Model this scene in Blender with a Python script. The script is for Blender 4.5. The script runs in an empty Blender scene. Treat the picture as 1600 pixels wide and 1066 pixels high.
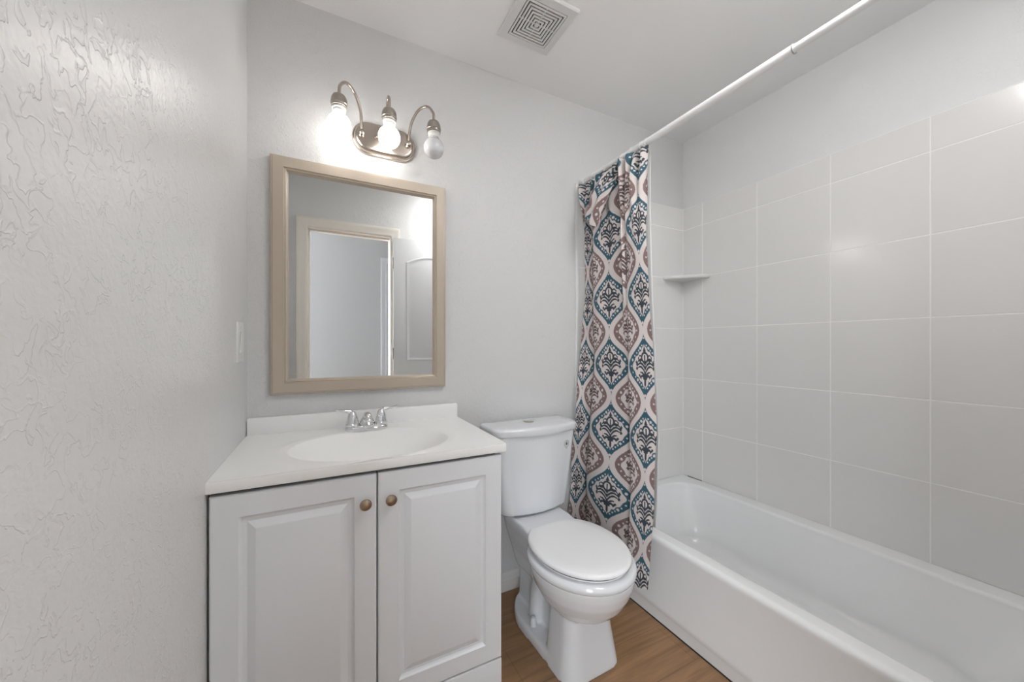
import bpy, bmesh, math, random
import numpy as np
from mathutils import Vector, Matrix
from mathutils.bvhtree import BVHTree

PI = math.pi
SC = bpy.context.scene
COL = SC.collection
R = math.radians

# ------------------------------------------------------------------ camera, world, light, exposure
XL, XR, YB, YF, ZC = -0.245, 2.010, 1.570, 0.0, 2.440      # painted wall planes, ceiling
cam_d = bpy.data.cameras.new('camera')
cam = bpy.data.objects.new('camera', cam_d)
COL.objects.link(cam)
cam.location = (0.0, 0.0, 1.163)
cam.rotation_euler = (R(90), 0, R(-27.0))
cam_d.sensor_width = 36.0
cam_d.lens = 572.6 / 1600 * 36.0
cam_d.shift_y = 7.2 / 1600
cam_d.clip_start = 0.01
SC.camera = cam

SC.view_settings.view_transform = 'Standard'
SC.view_settings.look = 'None'
SC.view_settings.gamma = 1.0
SC.view_settings.use_curve_mapping = False
SC.view_settings.exposure = 0.37

BULB_L = 9.5          # radiance of the two lit bulbs
FILL_L = 27.0          # radiance of the added, unseen fill drum by the door
DAY_L = 6.6            # daylight of the rooms beyond the doorway

w = bpy.data.worlds.new('world')
SC.world = w
w.use_nodes = True
w.node_tree.nodes['Background'].inputs[0].default_value = (0.88, 0.945, 1.0, 1)
w.node_tree.nodes['Background'].inputs[1].default_value = DAY_L

# ------------------------------------------------------------------ materials
def new_mat(name, color, rough=0.5, metal=0.0, spec=0.5, coat=0.0):
    m = bpy.data.materials.new(name)
    m.use_nodes = True
    b = m.node_tree.nodes['Principled BSDF']
    b.inputs['Base Color'].default_value = (*color, 1)
    b.inputs['Roughness'].default_value = rough
    b.inputs['Metallic'].default_value = metal
    b.inputs['Specular IOR Level'].default_value = spec
    b.inputs['Coat Weight'].default_value = coat
    return m

def N(m, t, **kw):
    n = m.node_tree.nodes.new(t)
    for k, v in kw.items():
        setattr(n, k, v)
    return n

def L(m, a, b):
    m.node_tree.links.new(a, b)

def bsdf(m):
    return m.node_tree.nodes['Principled BSDF']

def add_noise_bump(m, scale, strength, dist, detail=2.0, stretch=(1, 1, 1)):
    tc = N(m, 'ShaderNodeTexCoord'); mp = N(m, 'ShaderNodeMapping')
    mp.inputs['Scale'].default_value = stretch
    L(m, tc.outputs['Object'], mp.inputs['Vector'])
    nz = N(m, 'ShaderNodeTexNoise')
    nz.inputs['Scale'].default_value = scale; nz.inputs['Detail'].default_value = detail
    L(m, mp.outputs[0], nz.inputs['Vector'])
    bp = N(m, 'ShaderNodeBump')
    bp.inputs['Strength'].default_value = strength; bp.inputs['Distance'].default_value = dist
    L(m, nz.outputs['Fac'], bp.inputs['Height'])
    L(m, bp.outputs[0], bsdf(m).inputs['Normal'])
    return nz

def paint_mat(name, color, rough, dist, scale=62.0, worms=0.55):
    """knock-down textured wall paint: soft plateaus with worm-like ridges"""
    m = new_mat(name, color, rough)
    tc = N(m, 'ShaderNodeTexCoord')
    nz = N(m, 'ShaderNodeTexNoise')
    nz.inputs['Scale'].default_value = scale; nz.inputs['Detail'].default_value = 2.5
    nz.inputs['Roughness'].default_value = 0.5; nz.inputs['Distortion'].default_value = 0.6
    L(m, tc.outputs['Object'], nz.inputs['Vector'])
    rp = N(m, 'ShaderNodeValToRGB')
    e = rp.color_ramp.elements
    e[0].position = 0.475; e[0].color = (0.45, 0.45, 0.45, 1)
    e[1].position = 0.58; e[1].color = (0.55, 0.55, 0.55, 1)
    k = e.new(0.525); k.color = (1, 1, 1, 1)
    k2 = e.new(0.503); k2.color = (0.42, 0.42, 0.42, 1)
    L(m, nz.outputs['Fac'], rp.inputs['Fac'])
    n3 = N(m, 'ShaderNodeTexNoise')
    n3.inputs['Scale'].default_value = 19.0; n3.inputs['Detail'].default_value = 1.0
    L(m, tc.outputs['Object'], n3.inputs['Vector'])
    r3 = N(m, 'ShaderNodeMapRange')
    r3.inputs[1].default_value = 0.40; r3.inputs[2].default_value = 0.56
    r3.inputs[3].default_value = 0.12; r3.inputs[4].default_value = worms
    L(m, n3.outputs['Fac'], r3.inputs[0])
    n2 = N(m, 'ShaderNodeTexNoise')
    n2.inputs['Scale'].default_value = scale * 2.3; n2.inputs['Detail'].default_value = 1.5
    L(m, tc.outputs['Object'], n2.inputs['Vector'])
    mx = N(m, 'ShaderNodeMix')
    L(m, r3.outputs[0], mx.inputs[0])
    mu = N(m, 'ShaderNodeMath', operation='MULTIPLY')
    mu.inputs[1].default_value = 0.6
    L(m, n2.outputs['Fac'], mu.inputs[0])
    L(m, mu.outputs[0], mx.inputs[2])
    L(m, rp.outputs['Color'], mx.inputs[3])
    bp = N(m, 'ShaderNodeBump')
    bp.inputs['Strength'].default_value = 1.0; bp.inputs['Distance'].default_value = dist
    L(m, mx.outputs[0], bp.inputs['Height'])
    L(m, bp.outputs[0], bsdf(m).inputs['Normal'])
    return m

M = {}
M['wall'] = paint_mat('wall_paint', (0.715, 0.711, 0.707), 0.45, 0.0022, 50.0)
M['wall_left'] = paint_mat('semi_gloss_wall_paint', (0.715, 0.711, 0.707), 0.33, 0.0019, 42.0)
M['ceiling'] = paint_mat('ceiling_paint', (0.95, 0.95, 0.95), 0.6, 0.0006, 80)
M['paint_smooth'] = paint_mat('smooth_wall_paint', (0.81, 0.81, 0.81), 0.45, 0.0008, 90)
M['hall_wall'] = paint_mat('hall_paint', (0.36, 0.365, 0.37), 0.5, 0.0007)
M['trim'] = new_mat('trim_paint', (0.80, 0.79, 0.77), 0.32)
M['casing'] = new_mat('casing_paint', (0.80, 0.76, 0.70), 0.35)
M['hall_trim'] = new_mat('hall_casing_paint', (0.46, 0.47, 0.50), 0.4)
M['door'] = new_mat('door_paint', (0.80, 0.81, 0.82), 0.35)
M['tile'] = new_mat('tile_glaze', (0.81, 0.80, 0.785), 0.17, 0.0, 0.85)
add_noise_bump(M['tile'], 220, 0.25, 0.0006)
M['grout'] = new_mat('grout', (0.91, 0.90, 0.89), 0.55)
M['tile_edge'] = new_mat('tile_edge_trim', (0.80, 0.80, 0.79), 0.3)
M['tub'] = new_mat('tub_enamel', (0.90, 0.905, 0.91), 0.13, coat=0.3)
M['china'] = new_mat('vitreous_china', (0.79, 0.805, 0.83), 0.10, coat=0.5)
M['seat'] = new_mat('seat_enamel', (0.93, 0.93, 0.935), 0.18)
M['gap_shade'] = new_mat('lid_gap_shade', (0.05, 0.05, 0.055), 0.6)
M['vanity'] = new_mat('vanity_paint', (0.785, 0.80, 0.825), 0.38)
M['carcass'] = new_mat('carcass_board', (0.20, 0.20, 0.21), 0.6)
M['marble'] = new_mat('cultured_marble', (0.96, 0.955, 0.945), 0.28)
M['chrome'] = new_mat('chrome', (0.82, 0.83, 0.85), 0.06, 1.0)
M['nickel'] = new_mat('brushed_nickel', (0.56, 0.49, 0.43), 0.22, 1.0)
M['nickel_dark'] = new_mat('brushed_nickel_socket', (0.47, 0.43, 0.39), 0.33, 1.0)
M['knob'] = new_mat('antique_brass', (0.36, 0.275, 0.20), 0.30, 1.0)
M['frame'] = new_mat('champagne_frame', (0.52, 0.445, 0.36), 0.42, 0.12)
add_noise_bump(M['frame'], 60, 0.06, 0.001, stretch=(1, 1, 0.05))
M['mirror'] = new_mat('silvered_glass', (0.93, 0.94, 0.93), 0.0, 1.0)
M['white_plastic'] = new_mat('white_plastic', (0.80, 0.80, 0.79), 0.35)
M['porcelain_ring'] = new_mat('socket_porcelain', (0.86, 0.84, 0.80), 0.35)
M['rod'] = new_mat('rod_enamel', (0.86, 0.86, 0.86), 0.28)
M['vent'] = new_mat('vent_plastic', (0.76, 0.76, 0.75), 0.4)
M['black'] = new_mat('slot_shade', (0.02, 0.02, 0.02), 0.8)
M['caulk'] = new_mat('dark_joint', (0.03, 0.028, 0.026), 0.8)
M['bulb_off'] = new_mat('frosted_bulb_glass', (0.74, 0.74, 0.755), 0.22)
M['sticker'] = new_mat('sticker_silver', (0.62, 0.65, 0.66), 0.35)
M['sticker_ring'] = new_mat('sticker_ring_grey', (0.33, 0.35, 0.36), 0.4)
M['drop'] = new_mat('sticker_drop_dark_green', (0.015, 0.05, 0.045), 0.4)
M['drop_light'] = new_mat('sticker_drop_pale_green', (0.42, 0.55, 0.52), 0.4)
M['liner'] = new_mat('curtain_liner', (0.76, 0.75, 0.735), 0.6)

def emis(name, color, strength):
    m = new_mat(name, color, 0.3)
    b = bsdf(m)
    b.inputs['Emission Color'].default_value = (*color, 1)
    b.inputs['Emission Strength'].default_value = strength
    return m
M['bulb_on'] = emis('lit_bulb', (1.0, 0.975, 0.94), BULB_L)
M['fill_on'] = emis('lit_fill', (1.0, 0.995, 0.99), FILL_L)

def floor_mat():
    m = new_mat('vinyl_plank', (0.2, 0.12, 0.07), 0.42)
    tc = N(m, 'ShaderNodeTexCoord')
    br = N(m, 'ShaderNodeTexBrick')
    br.inputs['Scale'].default_value = 1.0
    br.inputs['Brick Width'].default_value = 1.22
    br.inputs['Row Height'].default_value = 0.18
    br.inputs['Mortar Size'].default_value = 0.0012
    br.inputs['Color1'].default_value = (0.345, 0.195, 0.098, 1)
    br.inputs['Color2'].default_value = (0.315, 0.177, 0.089, 1)
    br.inputs['Mortar'].default_value = (0.22, 0.13, 0.075, 1)
    L(m, tc.outputs['Object'], br.inputs['Vector'])
    mp = N(m, 'ShaderNodeMapping'); mp.inputs['Scale'].default_value = (2.2, 26, 1)
    L(m, tc.outputs['Object'], mp.inputs['Vector'])
    nz = N(m, 'ShaderNodeTexNoise'); nz.inputs['Scale'].default_value = 1.6
    nz.inputs['Detail'].default_value = 7; nz.inputs['Distortion'].default_value = 0.7
    L(m, mp.outputs[0], nz.inputs['Vector'])
    mr = N(m, 'ShaderNodeMapRange')
    mr.inputs[1].default_value = 0.3; mr.inputs[2].default_value = 0.72
    mr.inputs[3].default_value = 0.74; mr.inputs[4].default_value = 1.22
    L(m, nz.outputs['Fac'], mr.inputs[0])
    mx = N(m, 'ShaderNodeMix', data_type='RGBA', blend_type='MULTIPLY')
    mx.inputs[0].default_value = 1.0
    L(m, br.outputs['Color'], mx.inputs[6]); L(m, mr.outputs[0], mx.inputs[7])
    L(m, mx.outputs[2], bsdf(m).inputs['Base Color'])
    bp = N(m, 'ShaderNodeBump'); bp.inputs['Strength'].default_value = 0.25
    bp.inputs['Distance'].default_value = 0.001
    L(m, nz.outputs['Fac'], bp.inputs['Height']); L(m, bp.outputs[0], bsdf(m).inputs['Normal'])
    return m
M['floor'] = floor_mat()

def fabric_mat():
    m = new_mat('printed_polyester', (0.8, 0.75, 0.72), 0.75)
    at = N(m, 'ShaderNodeAttribute'); at.attribute_name = 'print'
    L(m, at.outputs['Color'], bsdf(m).inputs['Base Color'])
    bsdf(m).inputs['Sheen Weight'].default_value = 0.15
    add_noise_bump(m, 900, 0.12, 0.0005)
    return m
M['fabric'] = fabric_mat()

# ------------------------------------------------------------------ mesh helpers
def finish(name, bm, mat, parent=None, loc=(0, 0, 0), smooth=35, normals=True):
    if normals:
        bmesh.ops.recalc_face_normals(bm, faces=bm.faces)
    me = bpy.data.meshes.new(name)
    bm.to_mesh(me); bm.free()
    mats = mat if isinstance(mat, (list, tuple)) else [mat]
    for mm in mats:
        me.materials.append(mm)
    if smooth:
        me.shade_smooth()
        me.set_sharp_from_angle(angle=R(smooth))
    o = bpy.data.objects.new(name, me)
    COL.objects.link(o)
    o.location = loc
    if parent:
        o.parent = parent
    return o

def box(bm, x0, x1, y0, y1, z0, z1, bevel=0.0, seg=2, mi=0):
    r = bmesh.ops.create_cube(bm, size=1.0)
    vs = r['verts']
    for v in vs:
        v.co = Vector(((x0 + x1) / 2 + v.co.x * (x1 - x0), (y0 + y1) / 2 + v.co.y * (y1 - y0),
                       (z0 + z1) / 2 + v.co.z * (z1 - z0)))
    fs = set(f for v in vs for f in v.link_faces)
    for f in fs:
        f.material_index = mi
    if bevel > 0:
        es = list(set(e for v in vs for e in v.link_edges))
        bmesh.ops.bevel(bm, geom=es, offset=bevel, segments=seg, profile=0.5, affect='EDGES', clamp_overlap=True)

def boxbm(*a, **k):
    bm = bmesh.new(); box(bm, *a, **k); return bm

def loft(bm, rings, cap0=True, cap1=True, closed=True, mi=0):
    rows = [[bm.verts.new(p) for p in r] for r in rings]
    n = len(rows[0])
    for a, b in zip(rows, rows[1:]):
        for i in range(n if closed else n - 1):
            j = (i + 1) % n
            f = bm.faces.new((a[i], a[j], b[j], b[i])); f.material_index = mi
    if cap0:
        bm.faces.new(rows[0][::-1]).material_index = mi
    if cap1:
        bm.faces.new(rows[-1]).material_index = mi
    return rows

def lathe(bm, prof, base=(0, 0, 0), axis=(0, 0, 1), n=32, mi=0):
    """prof: list of (radius, height along axis)"""
    q = Vector((0, 0, 1)).rotation_difference(Vector(axis).normalized()).to_matrix()
    b = Vector(base)
    rings = []
    for r, h in prof:
        r = max(r, 1e-5)
        rings.append([b + q @ Vector((r * math.cos(2 * PI * i / n), r * math.sin(2 * PI * i / n), h)) for i in range(n)])
    loft(bm, rings, mi=mi)

def tube(bm, pts, radii, n=14, mi=0):
    pts = [Vector(p) for p in pts]
    if not isinstance(radii, (list, tuple)):
        radii = [radii] * len(pts)
    rings = []
    up = None
    for i, p in enumerate(pts):
        t = (pts[min(i + 1, len(pts) - 1)] - pts[max(i - 1, 0)]).normalized()
        if up is None:
            up = t.orthogonal().normalized()
        up = (up - t * up.dot(t)).normalized()
        sd = t.cross(up)
        rings.append([p + (up * math.cos(2 * PI * k / n) + sd * math.sin(2 * PI * k / n)) * radii[i] for k in range(n)])
    loft(bm, rings, mi=mi)

def spline(ctrl, n=10):
    """Catmull-Rom through control points"""
    c = [Vector(p) for p in ctrl]
    c = [c[0] * 2 - c[1]] + c + [c[-1] * 2 - c[-2]]
    out = []
    for i in range(1, len(c) - 2):
        p0, p1, p2, p3 = c[i - 1], c[i], c[i + 1], c[i + 2]
        for k in range(n):
            t = k / n
            out.append(0.5 * ((2 * p1) + (p2 - p0) * t + (2 * p0 - 5 * p1 + 4 * p2 - p3) * t * t
                              + (3 * p1 - p0 - 3 * p2 + p3) * t ** 3))
    out.append(c[-2])
    return out

def empty(name, loc=(0, 0, 0), rz=0.0):
    o = bpy.data.objects.new(name, None)
    COL.objects.link(o)
    o.location = loc; o.rotation_euler = (0, 0, rz)
    o.empty_display_size = 0.05
    return o

def tag(o, label, cat, group=None):
    o['label'] = label; o['category'] = cat
    if group:
        o['group'] = group
    return o

def struct(o, label, cat='wall'):
    o['kind'] = 'structure'; o['label'] = label; o['category'] = cat
    return o

def frame_rings(x0, x1, z0, z1, prof, y, sgn=-1):
    """nested rectangles in an xz plane; prof: (inset, out) ; out goes along sgn*y"""
    return [[(x0 + i, y + sgn * d, z0 + i), (x1 - i, y + sgn * d, z0 + i), (x1 - i, y + sgn * d, z1 - i),
             (x0 + i, y + sgn * d, z1 - i)] for i, d in prof]

def rrect(x0, x1, y0, y1, r, z, nc=10, ns=8):
    """rounded rectangle ring with a fixed point count"""
    r = min(r, (x1 - x0) / 2 - 1e-4, (y1 - y0) / 2 - 1e-4)
    cs = [(x1 - r, y1 - r, 0), (x0 + r, y1 - r, 90), (x0 + r, y0 + r, 180), (x1 - r, y0 + r, 270)]
    pts = []
    for k, (cx, cy, a) in enumerate(cs):
        for i in range(nc + 1):
            t = R(a + 90 * i / nc)
            pts.append((cx + r * math.cos(t), cy + r * math.sin(t), z))
        nx, ny, na = cs[(k + 1) % 4]
        e = (nx + r * math.cos(R(na)), ny + r * math.sin(R(na)))
        s = pts[-1]
        for i in range(1, ns):
            pts.append((s[0] + (e[0] - s[0]) * i / ns, s[1] + (e[1] - s[1]) * i / ns, z))
    return pts

def smoothstep(a, b, x):
    t = min(max((x - a) / (b - a), 0), 1)
    return t * t * (3 - 2 * t)

# ------------------------------------------------------------------ the setting
T = 0.1
struct(finish('floor', boxbm(XL - 2.5, XR + 1.2, -3.2, YB + T, -0.06, 0.0), M['floor'], smooth=0),
       'brown wood plank vinyl floor', 'floor')
struct(finish('ceiling', boxbm(XL - 1.2, XR + T, -1.15, YB + T, ZC, ZC + 0.06), M['ceiling'], smooth=0),
       'white textured ceiling', 'ceiling')
struct(finish('wall_left', boxbm(XL - T, XL, -0.12, YB, 0, ZC), M['wall_left'], smooth=0),
       'white knockdown textured wall at the left')
struct(finish('wall_back', boxbm(XL - T, XR + T, YB, YB + T, 0, ZC), M['wall'], smooth=0),
       'white textured wall behind the vanity and toilet')
struct(finish('wall_right', boxbm(XR, XR + T, -0.12, YB, 0, ZC), M['paint_smooth'], smooth=0),
       'wall along the bathtub, painted white above the tile')
DX0, DX1, DZ = -0.116, 0.475, 2.048
bm = bmesh.new()
box(bm, XL, DX0 - 0.02, -0.12, YF, 0, ZC)
box(bm, DX1 + 0.02, XR, -0.12, YF, 0, ZC)
box(bm, DX0 - 0.02, DX1 + 0.02, -0.12, YF, DZ + 0.02, ZC)
struct(finish('wall_front', bm, M['wall'], smooth=0), 'wall with the doorway, seen in the mirror')
# door jamb and casing (both seen in the mirror)
bm = bmesh.new()
box(bm, DX0 - 0.02, DX0, -0.125, YF + 0.004, 0, DZ + 0.02)
box(bm, DX1, DX1 + 0.02, -0.125, YF + 0.004, 0, DZ + 0.02)
box(bm, DX0, DX1, -0.125, YF + 0.004, DZ, DZ + 0.02)
box(bm, DX0, DX0 + 0.012, -0.085, -0.043, 0, DZ)
box(bm, DX0 + 0.012, DX1, -0.085, -0.043, DZ - 0.012, DZ)
# moulded casing, mitred at the head: profile swept up, across and down
prof = [(0.0, 0.0), (0.0, 0.009), (0.012, 0.014), (0.022, 0.012), (0.045, 0.016), (0.06, 0.018), (0.068, 0.016), (0.070, 0.0)]
def casing(bm, x0, x1, zt, y, sgn):
    for a, b in zip(prof, prof[1:]):
        path = []
        for d, h in (a, b):
            path.append([(x0 - d, y + sgn * h, 0), (x0 - d, y + sgn * h, zt + d), (x1 + d, y + sgn * h, zt + d), (x1 + d, y + sgn * h, 0)])
        va = [bm.verts.new(p) for p in path[0]]; vb = [bm.verts.new(p) for p in path[1]]
        for i in range(3):
            bm.faces.new((va[i], va[i + 1], vb[i + 1], vb[i]))
casing(bm, DX0 - 0.006, DX1 + 0.006, DZ + 0.006, YF, 1)
bmesh.ops.remove_doubles(bm, verts=bm.verts, dist=1e-6)
struct(finish('trim_1', bm, M['casing']), 'cream moulded casing of the doorway in the mirror', 'door frame')

# bathroom door leaf, swung back towards the front wall
dr = empty('door_1', (DX1 + 0.012, YF + 0.040, 0.0), R(4.5))
struct(dr, 'white arched panel door leaf standing open, seen in the mirror', 'door')
bm = bmesh.new()
WD, HD = 0.575, 2.038
box(bm, 0.004, WD, -0.017, 0.0, 0.008, HD, 0.001)
def arch(x0, x1, z0, z1, rise, n=16):
    pts = [(x0, z0), (x1, z0)]
    for i in range(n + 1):
        t = i / n
        pts.append((x1 + (x0 - x1) * t, z1 + rise * math.sin(PI * t)))
    return pts
def panel(bm, x0, x1, z0, z1, rise):
    steps = [(0.0, 0.0), (0.006, 0.0055), (0.014, 0.0055), (0.032, 0.0015)]
    rings = []
    # a proud moulding so that the leaf needs no cut-out: small ogee ridge, valley and field
    for ins, dep in [(0.0, 0.0), (0.004, 0.004), (0.010, 0.0045), (0.018, 0.0008), (0.030, 0.0008), (0.046, 0.0035)]:
        rings.append([(x, dep, z) for x, z in arch(x0 + ins, x1 - ins, z0 + ins, z1 - ins, rise * (1 - ins))])
    loft(bm, rings, cap0=False)
panel(bm, 0.105, 0.50, 1.04, 1.85, 0.055)
panel(bm, 0.105, 0.50, 0.22, 0.90, 0.0001)
finish('leaf', bm, M['door'], dr, smooth=25)
for hz in (0.25, 1.10, 1.83):
    bm = bmesh.new()
    lathe(bm, [(0.006, 0), (0.006, 0.09)], (0.0, 0.004, hz - 0.045), n=12)
    finish('hinge', bm, M['nickel_dark'], dr)
bm = bmesh.new()
lathe(bm, [(0.028, 0), (0.028, 0.006), (0.010, 0.009), (0.010, 0.018), (0.024, 0.026), (0.027, 0.033), (0.02, 0.040), (0.0, 0.041)],
      (WD - 0.06, 0.0, 0.93), (0, 1, 0), 24)
finish('door_knob', bm, M['nickel'], dr)

# hall beyond the doorway (seen in the mirror)
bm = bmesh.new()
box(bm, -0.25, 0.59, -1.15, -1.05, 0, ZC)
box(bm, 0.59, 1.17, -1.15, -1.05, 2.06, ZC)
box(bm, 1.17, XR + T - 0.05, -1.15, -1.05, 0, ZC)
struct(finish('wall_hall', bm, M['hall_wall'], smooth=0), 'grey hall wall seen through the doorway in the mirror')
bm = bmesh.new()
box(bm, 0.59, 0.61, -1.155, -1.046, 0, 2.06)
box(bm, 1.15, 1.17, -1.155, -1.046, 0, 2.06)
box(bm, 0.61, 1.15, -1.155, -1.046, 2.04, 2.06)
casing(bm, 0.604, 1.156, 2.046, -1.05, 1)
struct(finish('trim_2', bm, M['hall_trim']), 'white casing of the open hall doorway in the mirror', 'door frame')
struct(finish('wall_added_beyond_hall', boxbm(0.25, XR + 1.2, -2.5, -2.4, 0, ZC), M['trim'], smooth=0), 'unseen wall added beyond the hall to dim the daylight')  # added wall, softens the daylight coming through the hall doorway
struct(finish('wall_added_hall_end', boxbm(XR + T - 0.05, XR + T, -1.05, -0.12, 0, ZC), M['hall_wall'], smooth=0), 'unseen hall end wall added to cut the daylight')  # added to close the hall and keep daylight off the left wall
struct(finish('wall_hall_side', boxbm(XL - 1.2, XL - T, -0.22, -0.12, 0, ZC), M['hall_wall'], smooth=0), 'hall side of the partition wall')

# tile surround: a bevelled tile per cell on a grout bed
TF = 0.006
def tiles(bm, us, vs, put, gap=0.0032, bev=0.0012):
    for u0, u1 in zip(us, us[1:]):
        for v0, v1 in zip(vs, vs[1:]):
            g = gap / 2
            rings = []
            for ins, d in ((g, 0.0008), (g, TF - bev), (g + bev, TF)):
                rings.append([put(u0 + ins, v0 + ins, d), put(u1 - ins, v0 + ins, d), put(u1 - ins, v1 - ins, d), put(u0 + ins, v1 - ins, d)])
            loft(bm, rings, cap0=False)
ZR = 0.354
zs = [0.352, 0.6525, 0.9605, 1.2685, 1.5765, 1.8845, 2.0157]
ys = [YF, 0.20, 0.508, 0.8105, 1.1225, 1.4325, YB - TF]
bm = bmesh.new()
box(bm, XR - TF + 0.0007, XR, YF, YB, 0.352, 2.0157, mi=1)
tiles(bm, ys, zs, lambda u, v, d: (XR - d, u, v))
struct(finish('wall_tile_right', bm, [M['tile'], M['grout']], smooth=25), 'grey white square wall tiles along the bathtub')
xs = [1.1905, 1.390, 1.698, XR - TF]
bm = bmesh.new()
box(bm, 1.19, XR, YB - TF + 0.0007, YB, 0.352, 2.0157, mi=1)
box(bm, 1.19, 1.2485, YB - TF + 0.0007, YB, 0.0, 0.352, mi=1)
tiles(bm, xs, zs, lambda u, v, d: (u, YB - d, v))
tiles(bm, [1.1905, 1.248], [0.002, 0.352], lambda u, v, d: (u, YB - d, v))
struct(finish('wall_tile_back', bm, [M['tile'], M['grout']], smooth=25), 'grey white square wall tiles at the end of the bathtub')
bm = boxbm(1.172, 1.190, YB - 0.012, YB, 0.0, 2.0165, 0.004, 3)
struct(finish('trim_3', bm, M['tile_edge']), 'white vertical edge strip where the tile begins', 'tile trim')

# baseboard behind the toilet
bm = bmesh.new()
bp = [(YB, 0.0), (YB - 0.013, 0.0), (YB - 0.013, 0.052), (YB - 0.010, 0.058), (YB - 0.010, 0.066), (YB - 0.006, 0.078), (YB - 0.004, 0.084), (YB, 0.085)]
loft(bm, [[(x, y, z) for y, z in bp] for x in (0.50, 1.172)])
struct(finish('baseboard_back', bm, M['trim'], smooth=20), 'white baseboard behind the toilet', 'baseboard')

# ------------------------------------------------------------------ bathtub
tub = empty('bathtub', (1.25, YF, 0.0))
tag(tub, 'white alcove bathtub with a plain apron along the tiled wall', 'bathtub')
ox, oy = 1.25, YF
X0, X1, Y0, Y1 = 1.243, XR - TF - 0.0005, YF + 0.001, YB - TF - 0.0005
rings = []
def tr(x0, x1, y0, y1, r, z):
    rings.append([(p[0] - ox, p[1] - oy, p[2]) for p in rrect(x0, x1, y0, y1, r, z, 10, 10)])
tr(X0 + 0.008, X1, Y0, Y1, 0.002, 0.0)
tr(X0 + 0.008, X1, Y0, Y1, 0.002, 0.046)
tr(X0 + 0.007, X1, Y0, Y1, 0.002, 0.050)
tr(X0 + 0.002, X1, Y0, Y1, 0.002, 0.066)
tr(X0 + 0.003, X1, Y0, Y1, 0.002, 0.072)
tr(X0 + 0.007, X1, Y0, Y1, 0.002, 0.31)
tr(X0 + 0.004, X1, Y0, Y1, 0.003, 0.328)
for k in range(7):                      # rolled front edge
    a = k / 6 * PI / 2
    tr(X0 + 0.004 + 0.018 * (1 - math.cos(a)), X1, Y0, Y1, 0.003 + 0.008 * k / 6, 0.336 + 0.018 * math.sin(a))
IX0, IX1, IY0, IY1 = 1.318, 1.925, 0.16, 1.497
tr(IX0 - 0.014, IX1 + 0.012, IY0 - 0.014, IY1 + 0.012, 0.125, ZR - 0.001)
for k in range(1, 7):                   # rolled inner edge
    a = k / 6 * PI / 2
    s = 0.016 * math.sin(a); d = 0.016 * (1 - math.cos(a))
    tr(IX0 - 0.014 + s, IX1 + 0.012 - s, IY0 - 0.014 + s, IY1 + 0.012 - s, 0.12, ZR - 0.001 - d)
BX0, BX1, BY0, BY1 = 1.405, 1.835, 0.36, 1.375   # basin at the foot of the walls
for k in range(1, 9):
    t = k / 8
    z = (ZR - 0.018) + (0.125 - (ZR - 0.018)) * t
    tr(IX0 + 0.005 + (BX0 - 0.02 - IX0) * t, IX1 - 0.005 + (BX1 + 0.02 - IX1) * t, IY0 + (BY0 - IY0) * t * 0.9, IY1 - 0.005 + (BY1 + 0.015 - IY1) * t, 0.12 + 0.01 * t, z)
for k in range(1, 8):
    a = k / 7 * PI / 2
    s = 0.055 * (1 - math.cos(a)); d = 0.055 * math.sin(a)
    tr(BX0 - 0.015 + s, BX1 + 0.015 - s, BY0 - 0.02 + s * 1.4, BY1 + 0.010 - s, 0.13 - 0.02 * k / 7, 0.125 - d)
tr(1.56, 1.68, 0.7, 1.1, 0.04, 0.067)
bm = bmesh.new()
loft(bm, rings)
finish('basin', bm, M['tub'], tub, smooth=40)
bm = bmesh.new()
lathe(bm, [(0.0, 0.0), (0.034, 0.0), (0.036, 0.002), (0.030, 0.004), (0.022, 0.002), (0.0, 0.001)], (1.62 - ox, 0.52 - oy, 0.0665), n=28)
finish('drain', bm, M['chrome'], tub)
bm = boxbm(X0 + 0.0045 - ox, X0 + 0.012 - ox, Y0 - oy, 1.545 - oy, 0.0002, 0.004)
finish('dark_caulk_joint', bm, M['caulk'], tub, smooth=0)

bm = boxbm(X1 - 0.003 - ox, X1 - ox, 1.435 - oy, 1.530 - oy, ZR - 0.004, ZR + 0.003, 0.0008, 1)
finish('dark_caulk_joint', bm, M['caulk'], tub, smooth=0)

# ------------------------------------------------------------------ corner shelf
bm = bmesh.new()
cx, cy, rr = XR - TF, YB - TF, 0.180
top = []
for ring_r, z in ((rr - 0.012, -0.020), (rr - 0.003, -0.017), (rr, -0.010), (rr, -0.004), (rr - 0.004, 0.0)):
    pts = [(0, 0, z)]
    for i in range(25):
        a = PI + PI / 2 * i / 24
        # a shallow front: circular ends with a slightly flattened bow
        f = 1 - 0.14 * math.sin(2 * (a - PI)) ** 2
        pts.append((ring_r * f * math.cos(a), ring_r * f * math.sin(a), z))
    top.append(pts)
loft(bm, top)
tag(finish('corner_shelf', bm, M['tile_edge'], loc=(cx - 0.0005, cy - 0.0005, 1.580)),
    'small white ceramic corner shelf on the tiled bath walls', 'shelf')

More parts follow.
